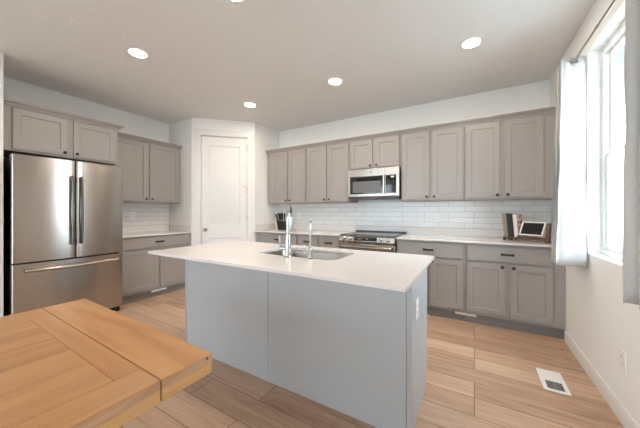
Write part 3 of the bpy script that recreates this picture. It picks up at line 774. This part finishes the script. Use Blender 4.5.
for (s, y, ln, lx) in ((0.16, -0.045, 0.105, -0.50), (0.16, 0.0, 0.12, -0.30), (0.16, 0.045, 0.110, -0.20), (0.50, -0.045, 0.12, -0.12), (0.50, 0.010, 0.13, -0.08), (0.84, -0.040, 0.13, 0.0), (0.84, 0.020, 0.13, 0.02)):
    p0 = Vector(KX((-0.060+0.140*s, y, 0.178-0.028*s))); ax = Vector((lx, 0, 0.94)).normalized()
    k = thing('kitchen_knife', 'black-handled kitchen knife standing in the pale knife block', 'knife', p0+ax*0.001, 'knives in the block')
    MB().tube([p0+ax*0.014, p0+ax*(0.02+ln*0.4), p0+ax*ln, p0+ax*(ln+0.008)], [0.014, 0.017, 0.019, 0.013], 10, flat=0.8).build('handle', 'knife', k)
    MB().tube([p0+ax*0.004, p0+ax*0.015], 0.011, 10, flat=0.4).build('bolster', 'chrome', k)

# ------------------------------------------------------------------ book rack, books, tablet
ro = Vector((0.278, 3.620, CT+0.001)); ue = Vector((0.355, -0.165, 0)); RL = ue.length+0.025; ue.normalize(); we = Vector((ue.y, -ue.x, 0))
RK = lambda p: tuple(ro+ue*p[0]+we*p[1]+Vector((0,0,p[2])))    # u along the rack, v towards the room, z up
rk = thing('book_rack', 'dark walnut book rack on the counter beside the window curtain', 'rack', tuple(ro+ue*RL/2))
MB(RK).box((0.005, -0.150, 0.026), (RL-0.002, -0.004, 0.040)).build('shelf', 'walnut', rk, bev=0.002)
MB(RK).box((0.14, -0.004, 0.020), (RL-0.03, 0.008, 0.056)).build('front_rail', 'walnut', rk, bev=0.002)
m = MB(RK); m.add([(RL-0.030,-0.150,0),(RL-0.030,0.015,0),(RL-0.030,-0.012,0.15),(RL-0.030,-0.06,0.20),(RL-0.030,-0.150,0.20), (RL,-0.150,0),(RL,0.015,0),(RL,-0.012,0.15),(RL,-0.06,0.20),(RL,-0.150,0.20)],
                  [(0,1,2,3,4),(9,8,7,6,5)]+[(i,(i+1)%5,5+(i+1)%5,5+i) for i in range(5)]); m.build('end_panel', 'walnut', rk, bev=0.002)
for u in (0.006, 0.075):
    for v in (-0.14, -0.012): MB(RK).box((u, v-0.01, 0), (u+0.022, v+0.012, 0.0255)).build('foot', 'black', rk, bev=0.002)
def book(label, u, th, h, dep, lean, cover, spine=None, front=None):
    t = thing('book', label, 'book', RK((u+th/2, -0.07, 0.0405)), 'books on the rack')
    tl = math.tan(math.radians(lean))
    X = lambda p: RK((u+p[0]-p[2]*tl, p[1], 0.0405+p[2]))
    v1, v0 = -0.008, -0.008-dep
    m = MB(X); m.box((0, v0, 0), (0.003, v1, h)); m.box((th-0.003, v0, 0), (th, v1, h)); m.box((0.003, v1-0.003, 0), (th-0.003, v1, h))
    m.build('cover', cover, t)
    MB(X).box((0.0032, v0+0.004, 0.003), (th-0.0032, v1-0.0032, h-0.003)).build('pages', 'paper', t)
    if front: MB(X).box((th, v0+0.002, 0.002), (th+0.0006, v1-0.002, h-0.002)).build('cover_picture', front, t)
book('thick beige cookbook standing at left end of the rack', 0.016, 0.040, 0.262, 0.135, 5.5, 'bookbeige')
book('thick black book standing between beige and white books', 0.0575, 0.056, 0.258, 0.135, 5.2, 'bookblack')
book('white book with red and white printed cover, half behind the tablet', 0.115, 0.036, 0.252, 0.150, 4.4, 'bookwhite', front='print')
tb = thing('tablet', 'white-framed tablet with dark screen leaning on the rack', 'tablet', RK((0.255, 0.0, 0.06)))
th = math.radians(24)
TB = lambda p: RK((0.158+p[0]+p[2]*0.10, -0.008-p[2]*math.sin(th)+p[1]*math.cos(th), 0.062+p[2]*math.cos(th)+p[1]*math.sin(th)-p[0]*0.02+0.004))
TW, TH = 0.205, 0.158
pp = [(0,0),(TW,0),(TW,TH),(0,TH)]
m = MB(TB); rr = rrect(0, TW, 0, TH, 0.012, 4); N = len(rr)
m.add([(p[0], 0, p[1]) for p in rr]+[(p[0], 0.011, p[1]) for p in rr], [list(range(N))[::-1], list(range(N, 2*N))]+[(i, (i+1) % N, N+(i+1) % N, N+i) for i in range(N)])
m.build('casing', 'plastic', tb, bev=0.001, label='white casing')
MB(TB).box((0.013, 0.0105, 0.013), (TW-0.013, 0.0120, TH-0.013)).build('screen', 'screen', tb, label='dark screen')
MB(TB).box((0.02, -0.030, 0.004), (TW-0.02, -0.001, 0.050)).build('speaker_base', 'darkgrey', tb, bev=0.004, label='dark speaker base')

# ------------------------------------------------------------------ floor and toe-kick vents
FV = (0.420, 0.566, 2.350, 2.634)
vt = thing('floor_vent', 'white rectangular floor register by the window wall', 'vent', ((FV[0]+FV[1])/2, (FV[2]+FV[3])/2, 0))
m = MB(); gx0, gx1, gy0, gy1 = FV[0]+0.026, FV[1]-0.024, FV[2]+0.022, FV[2]+0.132
m.box((FV[0], FV[2], 0.001), (FV[1], gy0, 0.007)); m.box((FV[0], gy1, 0.001), (FV[1], FV[3], 0.007)); m.box((FV[0], gy0, 0.001), (gx0, gy1, 0.007)); m.box((gx1, gy0, 0.001), (FV[1], gy1, 0.007))
m.build('plate', 'plastic', vt)
MB().box((gx0, gy0, 0.001), (gx1, gy1, 0.0025)).build('duct_opening', 'slot', vt, label='dark opening')
m = MB()
for k in range(6):
    y = gy0+(gy1-gy0)*(k+0.5)/6; m.box((gx0, y-0.0028, 0.0025), (gx1, y+0.0028, 0.006))
m.box(((gx0+gx1)/2-0.002, gy0, 0.0025), ((gx0+gx1)/2+0.002, gy1, 0.0055))
m.build('grille', 'digits', vt, label='grey louvre grille')
def toe_vent(label, xf, u0, u1):
    t = thing('toe_kick_vent', label, 'vent', xf(((u0+u1)/2, BD-0.044, 0.06)), 'toe-kick vents')
    m = MB(xf); v = BD-0.014; m.box((u0+0.002, BD-0.0445, 0.077), (u1-0.002, v, 0.102))
    m.box((u0, v, 0.076), (u1, v+0.004, 0.081)); m.box((u0, v, 0.098), (u1, v+0.004, 0.103)); m.box((u0, v, 0.081), (u0+0.01, v+0.004, 0.098)); m.box((u1-0.01, v, 0.081), (u1, v+0.004, 0.098))
    for k in range(2): z = 0.0835+k*0.0075; m.box((u0+0.01, v, z), (u1-0.01, v+0.0035, z+0.0055))
    m.build('grille', 'plastic', t)
toe_vent('white vent in the toe kick near the window wall', BACK, -0.19, 0.02)
toe_vent('white vent in the toe kick beside the refrigerator', LEFT, 2.04, 2.25)

# ------------------------------------------------------------------ dining table
TX0, TX1, TY1, TYS, TY0 = -1.853, -0.765, 0.590, 0.422, -1.30
TZ = 0.760
tbt = thing('dining_table', 'honey-coloured wooden dining table with end leaf in the front left corner', 'table', ((TX0+TX1)/2, (TY0+TY1)/2, 0))
TT = 0.030; g = 0.0010; e_ = 0.0012
MB().box((TX0, TYS+0.0025, TZ-TT), (TX1-e_, TY1, TZ)).build('end_leaf', 'wood_x', tbt, bev=0.002, label='end leaf with crosswise grain')
MB().box((TX1-e_, TYS+0.0035, TZ-TT), (TX1, TY1-0.001, TZ-0.002)).build('leaf_edge', 'wood_edge', tbt, label='pale sawn leaf edge')
MB().box((TX0+0.002, TYS+0.004, TZ-TT-0.034), (TX1-0.001, TY1-0.003, TZ-TT-0.0015)).build('leaf_frame', 'wood_apron', tbt, bev=0.0025)
MB().cyl((TX1, TY1-0.022, TZ-0.008), (1,0,0), 0.004, 0.001, 10).build('dowel_hole', 'slot', tbt)
m = MB(); EB = TYS-0.068; SL, SR = -1.690, -0.877
m.m = 1; m.box((SL+g, EB+g, TZ-TT), (SR-g, TYS, TZ)); m.box((SL+g, TY0, TZ-TT), (SR-g, TY0+0.07, TZ))
m.m = 0
m.box((TX0, TY0, TZ-TT), (SL, TYS, TZ)); m.box((SR, TY0, TZ-TT), (TX1-e_, TYS, TZ))
xs = [SL, -1.505, -1.207, -1.093, SR]
for i in range(len(xs)-1): m.box((xs[i]+g, TY0+0.07+g, TZ-TT), (xs[i+1]-(g if i == len(xs)-2 else 0), EB, TZ))
m.box((TX0+0.01, TY0+0.01, TZ-TT-0.002), (TX1-0.01, TYS-0.006, TZ-TT))
m.build('tabletop', ['wood_y', 'wood_x'], tbt, bev=0.0008)
MB().box((TX1-e_, TY0+0.001, TZ-TT), (TX1, TYS-0.001, TZ-0.002)).build('tabletop_edge', 'wood_edge', tbt, label='pale sawn tabletop edge')
m = MB(); z0, z1 = TZ-TT-0.034, TZ-TT-0.0015
m.box((TX0+0.002, TY0+0.01, z0), (TX0+0.034, TYS, z1)); m.box((TX1-0.034, TY0+0.01, z0), (TX1-0.001, TYS, z1))
m.box((TX0+0.034, TYS-0.034, z0), (TX1-0.034, TYS-0.001, z1)); m.box((TX0+0.034, TY0+0.01, z0), (TX1-0.034, TY0+0.04, z1))
m.build('apron', 'wood_apron', tbt, bev=0.002)
for (x, y) in ((TX0+0.12, TYS-0.55), (TX1-0.12, TYS-0.55), (TX0+0.12, TY0+0.14), (TX1-0.12, TY0+0.14)):
    MB().box((x-0.045, y-0.045, 0), (x+0.045, y+0.045, TZ-TT-0.002)).build('leg', 'wood_apron', tbt, bev=0.004)
tbt.rotation_euler.z = -0.0157; tbt.location.x -= 0.013

# ------------------------------------------------------------------ curtains and rod
RX, RZ = 0.665, 2.388
rod = thing('curtain_rod', 'thin brushed nickel curtain rod over the window', 'curtain rod', (RX, 2.2, RZ))
m = MB(); m.tube([(R-0.006, 3.08, RZ), (R-0.05, 3.08, RZ), (RX+0.015, 3.065, RZ), (RX, 3.03, RZ), (RX, 2.9, RZ), (RX, 2.2, RZ), (RX, 1.5, RZ), (RX, 1.34, RZ), (RX+0.015, 1.305, RZ), (R-0.05, 1.29, RZ), (R-0.006, 1.29, RZ)], 0.0085, 12)
m.build('rod', 'nickel', rod)
MB().cyl((RX, 2.26, RZ), (0,1,0), 0.0105, 0.03, 14).build('coupling', 'nickel', rod)
for y in (3.08, 1.29): MB().cyl((R, y, RZ), (-1,0,0), 0.022, 0.008, 16).build('wall_bracket', 'nickel', rod)
def curtain(label, ya, yb, sgn, nf, zb, zt, flare):
    """accordion stack of folds square to the wall, hung on grommets; ya is the face towards the window, yb the far end"""
    t = thing('curtain', label, 'curtain', (RX, (ya+yb)/2, zb), 'curtains at the window')
    nu, nz = nf*16, 26; g = []
    for j in range(nz+1):
        s = j/nz; z = zb+(zt-zb)*s
        amp0 = 0.080+0.006*(1-s)
        for i in range(nu+1):
            q = i/nu; amp = amp0-0.020*q; ph = q*nf*math.pi-math.pi/2
            x = RX+0.002-amp*sgn*math.copysign(abs(math.sin(ph))**0.8, math.sin(ph))*(-1)
            y = ya+(yb-ya)*q+0.012*math.sin(2*ph)*(1-0.3*s)
            x += (1-s)**1.5*flare*max(0, (R-0.02-x)/0.16)*-1+0.006*math.sin(7*s*math.pi+ph*2)*(1-s)*s*2
            y += 0.010*math.sin(3.1*s*math.pi+i*0.4)*(1-s)+0.0045*math.sin(6.0*ph+1.2+0.8*s)
            g.append((min(x, R-0.012), y, z+0.006*math.sin(q*nf*math.pi*1.3)*(1-s)))
    m = MB(); w_ = nu+1
    m.add(g, [(j*w_+i, j*w_+i+1, (j+1)*w_+i+1, (j+1)*w_+i) for j in range(nz) for i in range(nu)])
    o = m.build('panel', 'cloth', t, recalc=False)
    for p in o.data.polygons: p.use_smooth = True
    sd = o.modifiers.new('thickness', 'SOLIDIFY'); sd.thickness = 0.0022; sd.offset = 0
    # hem band
    for k in range(nf):
        yc = ya+(yb-ya)*(k+0.5)/nf
        MB().torus((RX, yc, RZ), (0.25*(1 if k % 2 else -1), 1, 0), 0.0225, 0.0062, 20, 8).build('grommet', 'nickel', t, label='brushed nickel grommet')
    return t
curtain('white linen curtain at the far side of the window by the cabinets', 2.685, 3.00, 1, 5, 0.812, 2.432, 0.030)
curtain('white linen curtain at the near side of the window, at picture edge', 1.70, 1.40, 1, 5, 0.825, 2.432, 0.0)

# ------------------------------------------------------------------ recessed ceiling lights
LG = [(-2.80, 1.30, 'recessed ceiling light nearest the refrigerator'), (-2.77, 2.725, 'recessed ceiling light nearest the pantry door'),
      (-1.41, 2.730, 'recessed ceiling light in front of the microwave'), (-0.022, 2.723, 'recessed ceiling light nearest the window'),
      (-1.445, 1.275, 'recessed ceiling light over the island, cut off by the top of the picture')]
for (x, y, lab) in LG:
    t = thing('recessed_light', lab, 'ceiling light', (x, y, H), 'recessed ceiling lights')
    MB().lathe((x, y, H), (0,0,-1), [(0.092, 0), (0.092, 0.003), (0.078, 0.008), (0.070, 0.008), (0.068, 0.002)], 32).build('trim_ring', 'trim', t)
    MB().lathe((x, y, H-0.0021), (0,0,-1), [(0.068, 0), (0.068, 0.003), (0.05, 0.0045), (0.004, 0.005)], 32).build('lens', 'lens', t, label='glowing lens')

# ------------------------------------------------------------------ neighbour's house outside
nh = thing('neighbor_house', "pale neighbouring house seen through the window", 'house', (9.5, 20, -0.5))
MB().box((6.0, 15, -0.5), (14, 26, 8.2)).build('wall', 'siding', nh)
m = MB(); m.add([(5.4,14.5,8.2),(14.6,14.5,8.2),(10,14.5,11.6),(5.4,26.5,8.2),(14.6,26.5,8.2),(10,26.5,11.6)], [(0,1,2),(5,4,3),(0,3,4,1),(1,4,5,2),(2,5,3,0)]); m.build('roof', 'shingle', nh)
